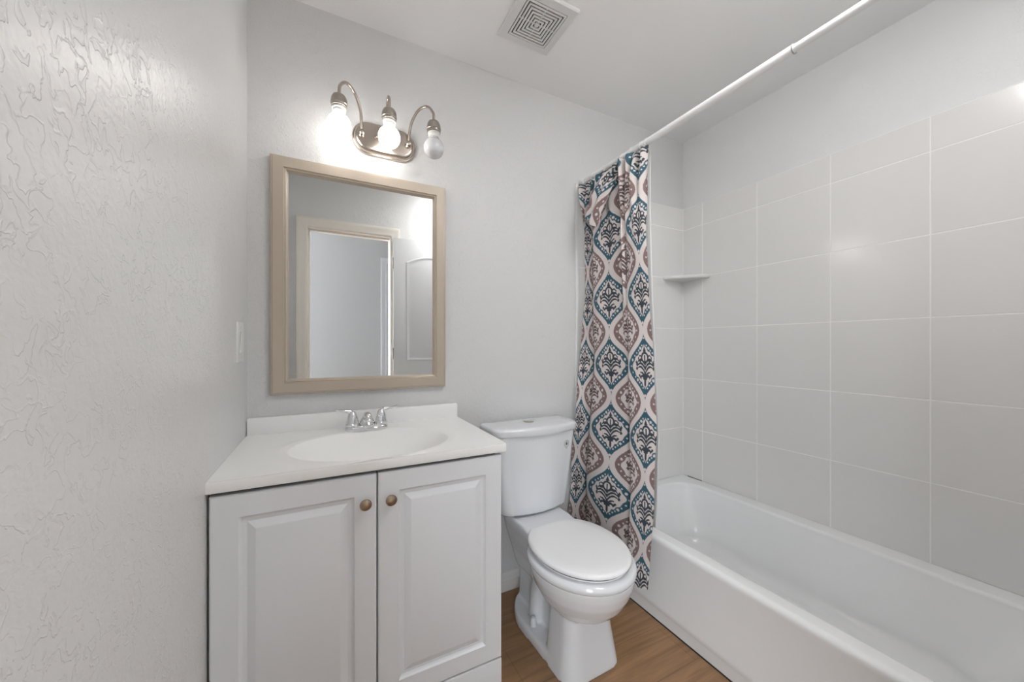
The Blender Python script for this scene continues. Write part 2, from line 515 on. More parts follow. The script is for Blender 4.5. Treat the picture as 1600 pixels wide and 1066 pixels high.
# ------------------------------------------------------------------ shower rod
RX, RZ = 1.213, 2.025
rod = empty('shower_curtain_rod', (RX, YB, RZ))
tag(rod, 'white tension rod carrying the patterned shower curtain', 'curtain rod')
bm = bmesh.new()
lathe(bm, [(0.0135, 0.0), (0.0135, 0.985), (0.0125, 0.989), (0.0115, 0.989)], (0, -0.004, 0), (0, -1, 0), 28)
finish('outer_tube', bm, M['rod'], rod)
bm = bmesh.new()
lathe(bm, [(0.0113, 0.0), (0.0113, 0.525)], (0, -0.985, 0), (0, -1, 0), 28)
finish('inner_tube', bm, M['rod'], rod)
bm = bmesh.new()
lathe(bm, [(0.0145, 0), (0.0145, 0.003)], (0, -0.992, 0), (0, -1, 0), 28)
finish('joint_collar', bm, new_mat('collar_grey', (0.35, 0.35, 0.35), 0.5), rod)
for ye, ax in ((-0.0005 - 0.006, -1), (YF - YB + 0.0005, 1)):
    bm = bmesh.new()
    lathe(bm, [(0.0, 0), (0.019, 0), (0.020, 0.004), (0.017, 0.022), (0.0145, 0.026), (0.0, 0.026)], (0, ye, 0), (0, ax, 0), 24)
    finish('end_cap', bm, M['rod'], rod)

# ------------------------------------------------------------------ shower curtain
# print: interlocking ogee medallions, teal and taupe columns half a drop apart
S2, HP = 0.262, 0.305          # column pair pitch, vertical pitch
CREAM = np.array([0.655, 0.600, 0.580]); TEAL = np.array([0.026, 0.093, 0.132]); TAUPE = np.array([0.205, 0.135, 0.130])
INK_T = np.array([0.026, 0.040, 0.055]); INK_B = np.array([0.120, 0.075, 0.075])
def ogee(t):
    t = np.clip(np.abs(t), 0, 1)
    return (0.5 + 0.5 * np.cos(PI * t)) ** 1.02
def motif(a, b):
    """a: across / half width, b: up / half height (both about -1..1). returns 0 ground, 1 band, 2 ink"""
    out = np.zeros(a.shape, int)
    aa = np.abs(a)
    out[aa < ogee(b)] = 1
    # rows of dots in the band
    ang = np.arctan2(b * 0.9, a)
    nd = 28
    ph = np.round((ang + PI) / (2 * PI) * nd) / nd * 2 * PI - PI
    s = 0.83
    # point of the mid-band curve at angle ph: march along the outline
    tt = np.linspace(-1, 1, 400)
    ca = np.concatenate([ogee(tt) * s, -ogee(tt) * s]); cb = np.concatenate([tt, tt]) * s
    cang = np.arctan2(cb * 0.9, ca)
    order = np.argsort(cang)
    da = np.interp(ph, cang[order], ca[order]); db = np.interp(ph, cang[order], cb[order])
    rad = 0.036 + 0.022 * (np.sin(ph * 7) > 0.3)
    out[((a - da) ** 2 + ((b - db) * 1.35) ** 2 < rad ** 2) & (out == 1)] = 0
    # lobed inner medallion
    k = 0.72 + 0.03 * np.cos(ang * 14)
    inner = aa < ogee(b / k) * k
    out[inner] = 0
    ink = np.zeros(a.shape, bool)
    # tulip bud at the top
    r = np.hypot(aa - 0.0, (b - 0.26) * 1.2)
    ink |= (r < 0.21) & (r > 0.13)
    ink |= (aa < 0.035) & (b > 0.12) & (b < 0.34)
    ink |= (aa < (0.60 - b) * 0.55) & (b > 0.44) & (b < 0.60)
    r = np.hypot(aa - 0.27, (b - 0.24) * 1.1)
    ink |= (r < 0.115) & (r > 0.065) & (aa > 0.16)
    # arching fronds that spring from the stem and droop outwards, tapering to a tip
    for b0, reach, rise in ((0.06, 0.50, 1.15), (-0.07, 0.54, 1.25), (-0.20, 0.46, 1.35), (-0.32, 0.30, 1.2)):
        c = b0 + rise * aa - 2.35 * aa ** 2
        ink |= (np.abs(b - c) < 0.046 * np.sqrt(np.clip(1.05 - aa / reach, 0, 1))) & (aa < reach)
    for a0, b0 in ((0.47, -0.06), (0.50, 0.13), (0.40, 0.30)):
        ink |= np.hypot(aa - a0, (b - b0) * 0.8) < 0.042
    ink |= (np.hypot(aa, (b + 0.03)) < 0.05)
    # scrolls at the bottom
    r = np.hypot(aa - 0.17, (b + 0.36) * 1.1)
    ink |= (r < 0.135) & (r > 0.058) & ~((aa < 0.15) & (b < -0.38))
    ink |= (np.hypot(aa - 0.33, b + 0.27) < 0.055)
    ink |= (aa < 0.05) & (b > -0.56) & (b < -0.16)
    ink |= (np.abs(aa - (b + 0.56) * -0.9) < 0.03) & (b < -0.46) & (b > -0.62)
    ink |= (np.hypot(aa - 0.45, b - 0.05) < 0.06) & (b > 0.02)
    ink &= aa < ogee(b / 0.66) * 0.60
    out[ink] = 2
    return out
def print_colour(a, z):
    col = np.tile(CREAM, (len(a), 1))
    W2, H2 = S2 * 0.40, HP * 0.475
    for off, zo, band, inkc in ((0.0, 0.0, TEAL, INK_T), (S2 / 2, HP / 2, TAUPE, INK_B)):
        u = (a - off + S2 / 2) % S2 - S2 / 2
        v = (z - zo + HP / 2) % HP - HP / 2
        m = motif(u / W2, v / H2)
        col[m == 1] = band
        col[m == 2] = inkc
    return col

def cloth(name, nu, nv, pos, parent, mat, uv=None, loc=(0, 0, 0)):
    """pos(i/nu, j/nv) arrays -> points; uv arrays give the print coordinates"""
    U, V = np.meshgrid(np.linspace(0, 1, nu + 1), np.linspace(0, 1, nv + 1))
    P = pos(U.ravel(), V.ravel())
    idx = np.arange((nu + 1) * (nv + 1)).reshape(nv + 1, nu + 1)
    F = np.stack([idx[:-1, :-1], idx[:-1, 1:], idx[1:, 1:], idx[1:, :-1]], -1).reshape(-1, 4)
    me = bpy.data.meshes.new(name)
    me.from_pydata((P - np.array(loc)).tolist(), [], F.tolist())
    if uv:
        a, z = uv(U.ravel(), V.ravel())
        c = np.ones((len(P), 4)); c[:, :3] = print_colour(a, z)
        ca = me.color_attributes.new('print', 'FLOAT_COLOR', 'POINT')
        ca.data.foreach_set('color', c.ravel())
    me.materials.append(mat)
    me.shade_smooth()
    o = bpy.data.objects.new(name, me); COL.objects.link(o)
    o.parent = parent
    sm = o.modifiers.new('thickness', 'SOLIDIFY'); sm.thickness = 0.0008; sm.offset = 0
    return o

LOC = (RX, YB, 0.0)
cur = empty('shower_curtain', LOC)
tag(cur, 'cream shower curtain printed with teal and taupe medallions, bunched by the toilet', 'shower curtain')
A0, A1 = -0.165, 0.472              # arc range; teal folds centred on multiples of S2, creases half way
ZT, ZB = 2.008, 0.142
def lerp_tab(z, tab):
    zz = np.array([t[0] for t in tab][::-1]); vv = np.array([t[1] for t in tab][::-1])
    return np.interp(z, zz, vv)
YBK = [(2.01, 1.540), (1.88, 1.515), (1.75, 1.492), (1.4, 1.495), (1.1, 1.525), (0.8, 1.532), (0.6, 1.545), (0.14, 1.550)]
YFR = [(2.01, 1.112), (1.75, 1.112), (1.4, 1.098), (1.1, 1.080), (0.8, 1.060), (0.5, 1.072), (0.14, 1.105)]
XBS = [(2.01, 1.215), (1.9, 1.215), (1.4, 1.222), (1.0, 1.226), (0.6, 1.228), (0.36, 1.226), (0.14, 1.220)]
YC1 = [(2.01, 1.455), (1.6, 1.455), (1.07, 1.468), (0.8, 1.492), (0.5, 1.515), (0.14, 1.52)]
YC2 = [(2.01, 1.235), (1.4, 1.225), (1.07, 1.212), (0.6, 1.212), (0.14, 1.215)]
AMP = [(2.01, 0.026), (1.9, 0.040), (1.6, 0.046), (1.0, 0.050), (0.6, 0.056), (0.14, 0.056)]
XLF = [(2.01, 0.0), (1.6, 0.0), (1.1, -0.006), (0.6, -0.045), (0.14, -0.055)]    # left fold swings out towards the toilet
def cloth_pos(U, V):
    a = A0 + (A1 - A0) * U
    z = ZT + (ZB - ZT) * V
    yb, yf = lerp_tab(z, YBK), lerp_tab(z, YFR)
    # the print axes: T0 at 0-? fold index so that creases fall at 0.0 and S2
    y1, y2 = lerp_tab(z, YC1), lerp_tab(z, YC2)        # where the two creases hang
    y = np.where(a < 0, yb + (y1 - yb) * (a - A0) / -A0, np.where(a < S2, y1 + (y2 - y1) * a / S2, y2 + (yf - y2) * (a - S2) / (A1 - S2)))
    ph = (a - 0.0) / S2
    sw = 0.010 * np.sin(z * 2.1)
    fr = ph - np.floor(ph)
    # lopsided folds: a short flank behind, a long bowed face in front; 0 at the creases
    sc = np.where(fr < 0.2, np.sin(PI / 2 * np.clip(fr / 0.2, 0, 1)) ** 0.8, np.cos(PI / 2 * np.clip((fr - 0.2) / 0.8, 0, 1)) ** 0.75)
    x = lerp_tab(z, XBS) - lerp_tab(z, AMP) * sc
    x += lerp_tab(z, XLF) * np.clip(1 - (a - A0) / 0.20, 0, 1) ** 1.2
    # rolled pinch along the front crease, fading downwards
    k = np.clip((z - 0.95) / 0.5, 0, 1)
    d = (a - S2 - 0.004 * np.sin(z * 9)) / 0.016
    x -= 0.046 * k * np.exp(-d ** 2)
    # small gathers under the rod
    k = np.clip((z - 1.55) / 0.45, 0, 1) ** 1.5
    x += 0.013 * k * np.sin(a * 95 + 1.5 * np.sin(z * 11)) + 0.006 * k * np.sin(a * 51 + z * 16)
    x += 0.004 * np.sin(z * 7 + a * 14) + 0.002 * np.sin(z * 19 - a * 30)
    y += 0.006 * np.sin(z * 4.3 + a * 9) * (1 - np.abs(2 * U - 1))
    # top edge sags between the rings
    z = z - (1 - V) ** 6 * 0.016 * np.abs(np.sin(PI * U * 5))
    x = np.minimum(x, 1.236)
    return np.stack([x, y, z], -1)
DROP = 0.5 * HP
def cloth_uv(U, V):
    a = A0 + (A1 - A0) * U
    z = ZT + (ZB - ZT) * V
    return a - S2 * 0.60, z - 1.075
cloth('fabric_panel', 330, 900, cloth_pos, cur, M['fabric'], cloth_uv, LOC)
def liner_pos(U, V):
    z = 1.995 + (0.40 - 1.995) * V
    yb, yf = lerp_tab(z, YBK) - 0.02, lerp_tab(z, YFR) + 0.010
    y = yb + (yf - yb) * U
    x = np.minimum(1.232 + 0.004 * np.sin(U * 22 + z * 2), 1.238)
    return np.stack([x, y, z], -1)
cloth('liner', 60, 60, liner_pos, cur, M['liner'], None, LOC)
# a flap of the top hem that has slipped off its rings and hangs folded over the front
def flap_pos(U, V):
    p00, p10 = np.array([1.158, 1.395, 1.965]), np.array([1.165, 1.255, 1.985])
    p01, p11 = np.array([1.150, 1.462, 1.775]), np.array([1.150, 1.340, 1.730])
    u, v = U[:, None], V[:, None]
    P = (p00 * (1 - u) + p10 * u) * (1 - v) + (p01 * (1 - u) + p11 * u) * v
    P[:, 0] -= 0.022 * np.sin(PI * U) + 0.008 * np.sin(U * 16 + V * 5)
    P[:, 2] += 0.012 * np.sin(PI * U * 2) * V
    P[:, 0] += 0.035 * (1 - V) ** 4
    return P
cloth('folded_flap', 90, 110, flap_pos, cur, M['fabric'], lambda U, V: (0.09 + 0.20 * U + 0.1 * V, -0.02 + 0.25 * V), LOC)
for ry in (1.530, 1.470, 1.385, 1.262, 1.205, 1.150, 1.120):
    bm = bmesh.new()
    rad = 0.0185
    pts = [(0.0 + rad * math.sin(2 * PI * i / 24), ry - YB, RZ - 0.004 + rad * math.cos(2 * PI * i / 24)) for i in range(25)]
    tube(bm, pts, 0.0018, 8)
    finish('curtain_ring', bm, M['white_plastic'], cur)

# ------------------------------------------------------------------ vanity cabinet
VX0, VX1, VY0, VY1 = -0.240, 0.508, 1.070, YB - 0.002
DT = 0.018
van = empty('vanity_cabinet', (0.134, 1.32, 0.0))
tag(van, 'white two-door vanity cabinet with raised panels below the sink', 'cabinet')
vo = Vector((0.134, 1.32, 0))
bm = bmesh.new()
f0 = VY0 + DT + 0.002
box(bm, VX0, VX0 + 0.016, f0, VY1, 0, 0.818)
box(bm, VX1 - 0.016, VX1, f0, VY1, 0, 0.818, 0.001, 1, mi=1)
box(bm, VX0 + 0.016, VX1 - 0.016, VY1 - 0.008, VY1, 0, 0.70)
box(bm, VX0 + 0.016, VX1 - 0.016, f0, VY1 - 0.008, 0.135, 0.15)
box(bm, VX0 + 0.016, VX1 - 0.016, f0, f0 + 0.018, 0.75, 0.818)
box(bm, VX0 + 0.016, VX1 - 0.016, f0, f0 + 0.018, 0.0, 0.135)
box(bm, 0.115, 0.145, f0, f0 + 0.018, 0.15, 0.75)
bm.transform(Matrix.Translation(-vo))
finish('carcass', bm, [M['carcass'], M['vanity']], van, smooth=0)
def raised_door(x0, x1, z0, z1):
    bm = bmesh.new()
    b = 0.004
    prof = [(0.0, DT), (0.0, b), (0.0012, 0.0018), (0.004, 0.0)]
    prof += [(0.056, 0.0), (0.060, 0.006), (0.064, 0.0085), (0.072, 0.0085), (0.0885, 0.0015), (0.092, 0.0005)]
    loft(bm, [[(x0 + i, VY0 + d, z0 + i), (x1 - i, VY0 + d, z0 + i), (x1 - i, VY0 + d, z1 - i), (x0 + i, VY0 + d, z1 - i)] for i, d in prof])
    bm.transform(Matrix.Translation(-vo))
    return finish('door', bm, M['vanity'], van, smooth=20)
for x0, x1, kx in ((VX0, 0.1265, 0.0965), (0.130, VX1, 0.1625)):
    d = raised_door(x0, x1, 0.158, 0.811)
    bm = bmesh.new()
    lathe(bm, [(0.0075, 0.0), (0.0065, 0.004), (0.006, 0.009), (0.010, 0.013), (0.0135, 0.016), (0.0152, 0.019), (0.0152, 0.0205),
               (0.0140, 0.0225), (0.0125, 0.0228), (0.0105, 0.0245), (0.0065, 0.0262), (0.0, 0.0268)], (kx - vo.x, VY0 - vo.y, 0.736), (0, -1, 0), 32)
    finish('door_knob', bm, M['knob'], d)
bm = boxbm(VX0 - vo.x, VX1 - vo.x, VY0 - vo.y, VY0 + DT - vo.y, 0.004, 0.154, 0.003, 2)
finish('bottom_panel', bm, M['vanity'], van)

# vanity top with integral oval basin
KX0, KX1, KY0, KY1, KZ = -0.2445, 0.5205, 1.062, YB - 0.001, 0.849
top = empty('sink_countertop', (0.138, 1.316, KZ))
tag(top, 'white cultured marble vanity top with an oval basin and backsplash', 'countertop')
to = Vector((0.138, 1.316, KZ))
SX, SY, AX, AY = 0.142, 1.268, 0.228, 0.176
def sink_z(x, y):
    r = math.hypot((x - SX) / AX, (y - SY) / AY)
    z = 0.0
    # broad shallow lip ring, then the bowl
    z += 0.0022 * math.exp(-((r - 1.16) / 0.055) ** 2)
    if r < 1.06:
        q = min(r / 1.06, 1.0)
        z -= 0.108 * (1 - q ** 2.6) ** 1.02
    return z
bm = bmesh.new()
nx, ny = 190, 126
xs_ = [KX0 + (KX1 - KX0) * i / nx for i in range(nx + 1)]
ys_ = [KY0 + (KY1 - 0.0 - KY0) * j / ny for j in range(ny + 1)]
rb = 0.004
grid = []
for j, y in enumerate(ys_):
    row = []
    for i, x in enumerate(xs_):
        row.append(bm.verts.new((x - to.x, y - to.y, sink_z(x, y))))
    grid.append(row)
for j in range(ny):
    for i in range(nx):
        bm.faces.new((grid[j][i], grid[j][i + 1], grid[j + 1][i + 1], grid[j + 1][i]))
bord = grid[0][:] + [grid[j][nx] for j in range(1, ny + 1)] + grid[ny][nx - 1::-1] + [grid[j][0] for j in range(ny - 1, 0, -1)]
prev = bord
for off, dz in ((0.0018, -0.0008), (0.0028, -0.003), (0.003, -0.006), (0.003, -0.025), (0.0018, -0.0275), (-0.004, -0.028)):
    ring = []
    for v in bord:
        x, y = v.co.x + to.x, v.co.y + to.y
        dx = (-1 if abs(x - KX0) < 1e-5 else (1 if abs(x - KX1) < 1e-5 else 0))
        dy = (-1 if abs(y - KY0) < 1e-5 else 0)
        if dx < 0:
            dx = 0 if off > 0 else dx
        ring.append(bm.verts.new((v.co.x + dx * (off - 0.003), v.co.y + dy * (off - 0.003), dz)))
    for i in range(len(bord)):
        k = (i + 1) % len(bord)
        bm.faces.new((prev[i], ring[i], ring[k], prev[k]))
    prev = ring
finish('counter_slab', bm, M['marble'], top, smooth=50)
bm = boxbm(KX0 - to.x + 0.001, KX1 - to.x - 0.001, YB - 0.0215 - to.y, YB - 0.001 - to.y, -0.002, 0.060, 0.004, 3)
finish('backsplash', bm, M['marble'], top)
bm = bmesh.new()
lathe(bm, [(0.0, 0), (0.020, 0.0), (0.022, 0.0015), (0.017, 0.003), (0.0, 0.002)], (SX - to.x, SY - to.y, -0.1077), n=24)
finish('drain', bm, M['chrome'], top)

# ------------------------------------------------------------------ faucet
FX, FY = 0.140, 1.476
fa = empty('faucet', (FX, FY, KZ))
tag(fa, 'chrome two-handle centerset faucet behind the oval basin', 'faucet')
bm = bmesh.new()
def stad(hw, hd, z, n=12):
    pts = []
    for k in range(n + 1):
        a = -PI / 2 + PI * k / n; pts.append((hw - hd + hd * math.cos(a), hd * math.sin(a), z))
    for k in range(n + 1):
        a = PI / 2 + PI * k / n; pts.append((-hw + hd + hd * math.cos(a), hd * math.sin(a), z))
    return pts
loft(bm, [stad(0.076, 0.027, 0.0005), stad(0.077, 0.028, 0.004), stad(0.0755, 0.0265, 0.012), stad(0.072, 0.023, 0.017), stad(0.068, 0.019, 0.0185)])
finish('base', bm, M['chrome'], fa)
for sx in (-1, 1):
    bm = bmesh.new()
    lathe(bm, [(0.0245, 0.017), (0.0240, 0.024), (0.0215, 0.026), (0.021, 0.034), (0.0175, 0.050), (0.0135, 0.062), (0.0095, 0.070), (0.0, 0.073)], (sx * 0.0505, 0, 0), n=28)
    # lever sweeping up and outwards
    pth = spline([(sx * 0.050, 0, 0.056), (sx * 0.058, -0.001, 0.069), (sx * 0.078, -0.004, 0.0745), (sx * 0.098, -0.007, 0.079), (sx * 0.108, -0.008, 0.0845)], 7)
    n = len(pth)
    rings = []
    for i, p in enumerate(pth):
        t = (pth[min(i + 1, n - 1)] - pth[max(i - 1, 0)]).normalized()
        sd = Vector((0, 1, 0)); up = t.cross(sd).normalized()
        k = i / (n - 1)
        wd = 0.011 - 0.0045 * math.sin(PI * min(k * 1.3, 1)) + 0.0015 * k
        th = 0.010 * (1 - k) ** 1.5 + 0.0022
        if i == n - 1:
            wd *= 0.6
        rings.append([p + sd * wd * math.cos(2 * PI * q / 16) + up * th * math.sin(2 * PI * q / 16) for q in range(16)])
    loft(bm, rings)
    finish('handle', bm, M['chrome'], fa)
bm = bmesh.new()
# spout: broad shoulder rising, then a short snout towards the basin
sec = [((0, 0.008, 0.016), 0.030, 0.018), ((0, 0.004, 0.030), 0.025, 0.019), ((0, -0.004, 0.044), 0.019, 0.018), ((0, -0.014, 0.054), 0.0155, 0.0145),
       ((0, -0.030, 0.056), 0.0135, 0.0115), ((0, -0.046, 0.052), 0.0125, 0.010), ((0, -0.058, 0.045), 0.011, 0.009), ((0, -0.063, 0.041), 0.008, 0.006)]
nrm = [(0, 0, 1), (0, -0.25, 1), (0, -0.6, 1), (0, -1, 0.55), (0, -1, 0.05), (0, -1, -0.25), (0, -1, -0.5), (0, -1, -0.6)]
rings = []
for (c, wx, wy), nn in zip(sec, nrm):
    c = Vector(c); nn = Vector(nn).normalized(); sx = Vector((1, 0, 0)); up = nn.cross(sx)
    rings.append([c + sx * wx * math.cos(2 * PI * q / 24) + up * wy * math.sin(2 * PI * q / 24) for q in range(24)])
loft(bm, rings)
finish('spout', bm, M['chrome'], fa, smooth=50)

# ------------------------------------------------------------------ mirror
MX0, MX1, MZ0, MZ1 = -0.1755, 0.466, 0.9855, 1.848
mo = Vector((0.145, YB, 0.9855))
mir = empty('wall_mirror', mo)
tag(mir, 'rectangular mirror in a champagne taupe frame above the vanity', 'mirror')
bm = bmesh.new()
prof = [(0.0, 0.0005), (0.0, 0.017), (0.002, 0.020), (0.0065, 0.0205), (0.008, 0.0235), (0.0405, 0.0245), (0.0425, 0.0205), (0.045, 0.0195),
        (0.047, 0.0215), (0.049, 0.0205), (0.052, 0.0125), (0.055, 0.0105), (0.056, 0.0055)]
rg = frame_rings(MX0, MX1, MZ0, MZ1, prof, YB)
loft(bm, rg, cap0=True, cap1=False)
bm.transform(Matrix.Translation(-mo))
finish('frame', bm, M['frame'], mir, smooth=18)
bm = boxbm(MX0 + 0.050, MX1 - 0.050, YB - 0.0085, YB - 0.004, MZ0 + 0.050, MZ1 - 0.050)
bm.transform(Matrix.Translation(-mo))
finish('mirror_glass', bm, M['mirror'], mir, smooth=0)

# ------------------------------------------------------------------ vanity light
LXc, LZc = 0.2165, 1.990
lo = Vector((LXc, YB, LZc))
vl = empty('vanity_light', lo)
tag(vl, 'brushed nickel wall light with three bare globe bulbs above the mirror', 'wall light')
bm = bmesh.new()
def stadv(hw, hh, d, n=16):
    pts = []
    for k in range(n + 1):
        a = -PI / 2 + PI * k / n; pts.append((hw - hh + hh * math.cos(a), -d, hh * math.sin(a)))
    for k in range(n + 1):
        a = PI / 2 + PI * k / n; pts.append((-hw + hh + hh * math.cos(a), -d, hh * math.sin(a)))
    return pts
loft(bm, [stadv(0.124, 0.065, 0.0004), stadv(0.124, 0.065, 0.006), stadv(0.122, 0.063, 0.009), stadv(0.118, 0.059, 0.010), stadv(0.116, 0.057, 0.015),
          stadv(0.114, 0.055, 0.020), stadv(0.109, 0.050, 0.0235), stadv(0.102, 0.043, 0.0245)])
finish('back_plate', bm, M['nickel'], vl)
BY = -0.118                       # bulb axis distance from the wall
cfg = [(-0.090, -0.1725, 'on'), (0.0, 0.0, 'on'), (0.090, 0.1715, 'off')]
for ax, bx, st in cfg:
    bm = bmesh.new()
    zt = 0.178
    if bx == 0.0:
        pth = spline([(0, -0.022, 0.006), (0, -0.050, 0.030), (0, -0.066, 0.075), (0, -0.078, 0.115), (0, -0.098, 0.130), (0, BY + 0.001, 0.108), (0, BY, 0.074)], 9)
    else:
        mxx = (ax + bx) / 2
        pth = spline([(ax, -0.022, 0.004), (ax + (bx - ax) * 0.02, -0.036, 0.045), (ax + (bx - ax) * 0.10, -0.052, 0.085), (ax + (bx - ax) * 0.36, -0.072, 0.126),
                      (ax + (bx - ax) * 0.70, -0.098, 0.136), (ax + (bx - ax) * 0.96, BY + 0.002, 0.108), (bx, BY, 0.072)], 9)
    tube(bm, pth, 0.0056, 14)
    finish('arm', bm, M['nickel'], vl)
    bm = bmesh.new()
    lathe(bm, [(0.0, 0), (0.010, 0.0), (0.0105, 0.003), (0.0085, 0.005), (0.0085, 0.010), (0.0105, 0.012), (0.0105, 0.017), (0.007, 0.020), (0.0, 0.021)],
          (ax, -0.0235, 0.002), (0, -1, 0.12), 20)
    finish('arm_nut', bm, M['nickel'], vl)
    bm = bmesh.new()
    zt = 0.074
    lathe(bm, [(0.0, zt), (0.012, zt - 0.001), (0.021, zt - 0.006), (0.0255, zt - 0.015), (0.0275, zt - 0.027), (0.0280, zt - 0.036), (0.0262, zt - 0.038),
               (0.0262, zt - 0.046), (0.0235, zt - 0.047), (0.0, zt - 0.047)], (bx, BY, 0), n=32)
    so = finish('socket', bm, M['nickel_dark'], vl)
    bm = bmesh.new()
    lathe(bm, [(0.0, zt - 0.0465), (0.0215, zt - 0.0475), (0.0235, zt - 0.049), (0.0235, zt - 0.054), (0.0205, zt - 0.056), (0.0195, zt - 0.061), (0.0215, zt - 0.0625),
               (0.0205, zt - 0.067), (0.0, zt - 0.067)], (bx, BY, 0), n=32)
    finish('socket_ring', bm, M['porcelain_ring'], so)
    bm = bmesh.new()
    zb = zt - 0.066
    rb_ = 0.0400
    prof = [(0.0, zb), (0.0160, zb), (0.0165, zb - 0.004)]
    zc = zb - 0.0435
    for k in range(19):
        a = R(58) - (R(58) + PI / 2) * k / 18
        prof.append((rb_ * math.cos(a), zc + rb_ * math.sin(a)))
    lathe(bm, prof, (bx, BY, 0), n=40)
    b = finish('light_bulb', bm, M['bulb_on'] if st == 'on' else M['bulb_off'], vl, smooth=60)
    b['label'] = 'lit globe bulb' if st == 'on' else 'unlit frosted white globe bulb'
for sx in (-0.035, 0.035):
    bm = bmesh.new()
    lathe(bm, [(0.0, 0), (0.005, 0.0), (0.006, 0.003), (0.004, 0.007), (0.0, 0.008)], (sx, -0.024, 0.004), (0, -1, 0), 16)
    finish('mounting_screw', bm, M['nickel'], vl)

# ------------------------------------------------------------------ light switch on the left wall
sy, sz = 1.433, 1.174
sw = empty('light_switch', (XL, sy, sz))
tag(sw, 'white rocker switch plate on the left wall by the corner', 'light switch')
bm = bmesh.new()
loft(bm, [[(d, y, z) for y, z in ((-hy, -hz), (hy, -hz), (hy, hz), (-hy, hz))] for hy, hz, d in
          ((0.045, 0.064, 0.0003), (0.045, 0.064, 0.003), (0.0435, 0.0625, 0.0055), (0.041, 0.060, 0.006))])
finish('plate', bm, M['white_plastic'], sw, smooth=20)
bm = bmesh.new()
loft(bm, [[(d + (0.0025 if z > 0 else 0), y, z) for y, z in ((-hy, -hz), (hy, -hz), (hy, hz), (-hy, hz))] for hy, hz, d in
          ((0.0165, 0.033, 0.0055), (0.0165, 0.033, 0.007), (0.0155, 0.032, 0.008))])
finish('rocker', bm, M['white_plastic'], sw, smooth=20)
for z in (-0.048, 0.048):
    bm = bmesh.new()
    lathe(bm, [(0.0, 0), (0.003, 0), (0.003, 0.0008), (0.0, 0.0012)], (0.006, 0, z), (1, 0, 0), 12)
    finish('screw', bm, M['white_plastic'], sw)

# ------------------------------------------------------------------ ceiling exhaust vent
vc = Vector((0.742, 1.240, ZC))
ve = empty('ceiling_vent', vc)
tag(ve, 'square white exhaust fan grille with nested slots on the ceiling', 'vent')
bm = bmesh.new()
def sq(h, z):
    return [(-h, -h, z), (h, -h, z), (h, h, z), (-h, h, z)]
def sqr(bm, prof, mi=0, cap0=False, cap1=False):
    loft(bm, [sq(h, z) for h, z in prof], cap0=cap0, cap1=cap1, mi=mi)
sqr(bm, [(0.118, -0.0004), (0.119, -0.010), (0.115, -0.014), (0.0865, -0.015), (0.0855, -0.006), (0.0855, -0.0005)])
finish('cover', bm, M['vent'], ve, smooth=20)
bm = bmesh.new()
sqr(bm, [(0.085, -0.0008), (0.0849, -0.0125)], cap0=True, cap1=True)
finish('opening_shade', bm, M['black'], ve, smooth=0)  # black slab painted as the shade behind the slots
h = 0.0835
for k in range(6):
    bm = bmesh.new()
    h0, h1 = h - k * 0.0125, h - k * 0.0125 - 0.0074
    sqr(bm, [(h0, -0.0128), (h0 - 0.0004, -0.0168), (h1 + 0.0004, -0.0168), (h1, -0.0128), (h0, -0.0128)])
    for rot in range(2):
        pass
    finish('grille_ring', bm, M['vent'], ve, smooth=20)
bm = bmesh.new()
sqr(bm, [(0.0085, -0.0122), (0.0080, -0.0168)], cap0=True, cap1=True)
for a, b in ((1, 0), (0, 1)):
    box(bm, -0.083 if a else -0.002, 0.083 if a else 0.002, -0.083 if b else -0.002, 0.083 if b else 0.002, -0.0150, -0.0122)
finish('grille_hub', bm, M['vent'], ve, smooth=20)

# ------------------------------------------------------------------ toilet
TX, TR = 0.834, R(1.5)
to_ = empty('toilet', (TX, YB - 0.004, 0.0), TR)
tag(to_, 'white two-piece toilet with its lid closed between vanity and tub', 'toilet')
def dplan(hw, y0, y1, bow, r, z, n=12):
    """plan with a flat back at y0, bowed front at y1 (y1 < y0), rounded front corners"""
    pts = []
    m = 40
    q = []
    for i in range(m + 1):
        t = i / m
        x = hw - 2 * hw * t
        q.append((x, y1 + bow * (x / hw) ** 2))
    # super-rounded corners by pulling the side ends back
    out = [(-hw + 0.012, y0), (hw - 0.012, y0), (hw - 0.003, y0 - 0.004), (hw, y0 - 0.012)]
    yc = y1 + bow + r
    out.append((hw, (y0 - 0.012 + yc) / 2))
    for i in range(n + 1):
        a = PI / 2 * i / n
        out.append((hw - r + r * math.cos(a), yc - r * math.sin(a)))
    xi = hw - r
    for i in range(1, 24):
        x = xi - 2 * xi * i / 24
        out.append((x, y1 + bow * (x / xi) ** 2))
    for i in range(n + 1):
        a = PI / 2 * (1 - i / n)
        out.append((-hw + r - r * math.cos(a), yc - r * math.sin(a)))
    out.append((-hw, (y0 - 0.012 + yc) / 2))
    out += [(-hw, y0 - 0.012), (-hw + 0.003, y0 - 0.004)]
    return [(x, y, z) for x, y in out]
# tank
bm = bmesh.new()
rings = [dplan(0.150, -0.045, -0.185, 0.018, 0.040, 0.433), dplan(0.164, -0.038, -0.197, 0.020, 0.045, 0.4355), dplan(0.169, -0.034, -0.201, 0.021, 0.045, 0.443)]
for k in range(1, 9):
    t = k / 8
    rings.append(dplan(0.169 + 0.036 * t ** 0.85, -0.034 + 0.004 * t, -0.201 - 0.012 * t, 0.022, 0.045 - 0.007 * t, 0.443 + (0.777 - 0.443) * t))
loft(bm, rings)
tank_bvh = BVHTree.FromBMesh(bm)
tank = finish('tank', bm, M['china'], to_, smooth=50)
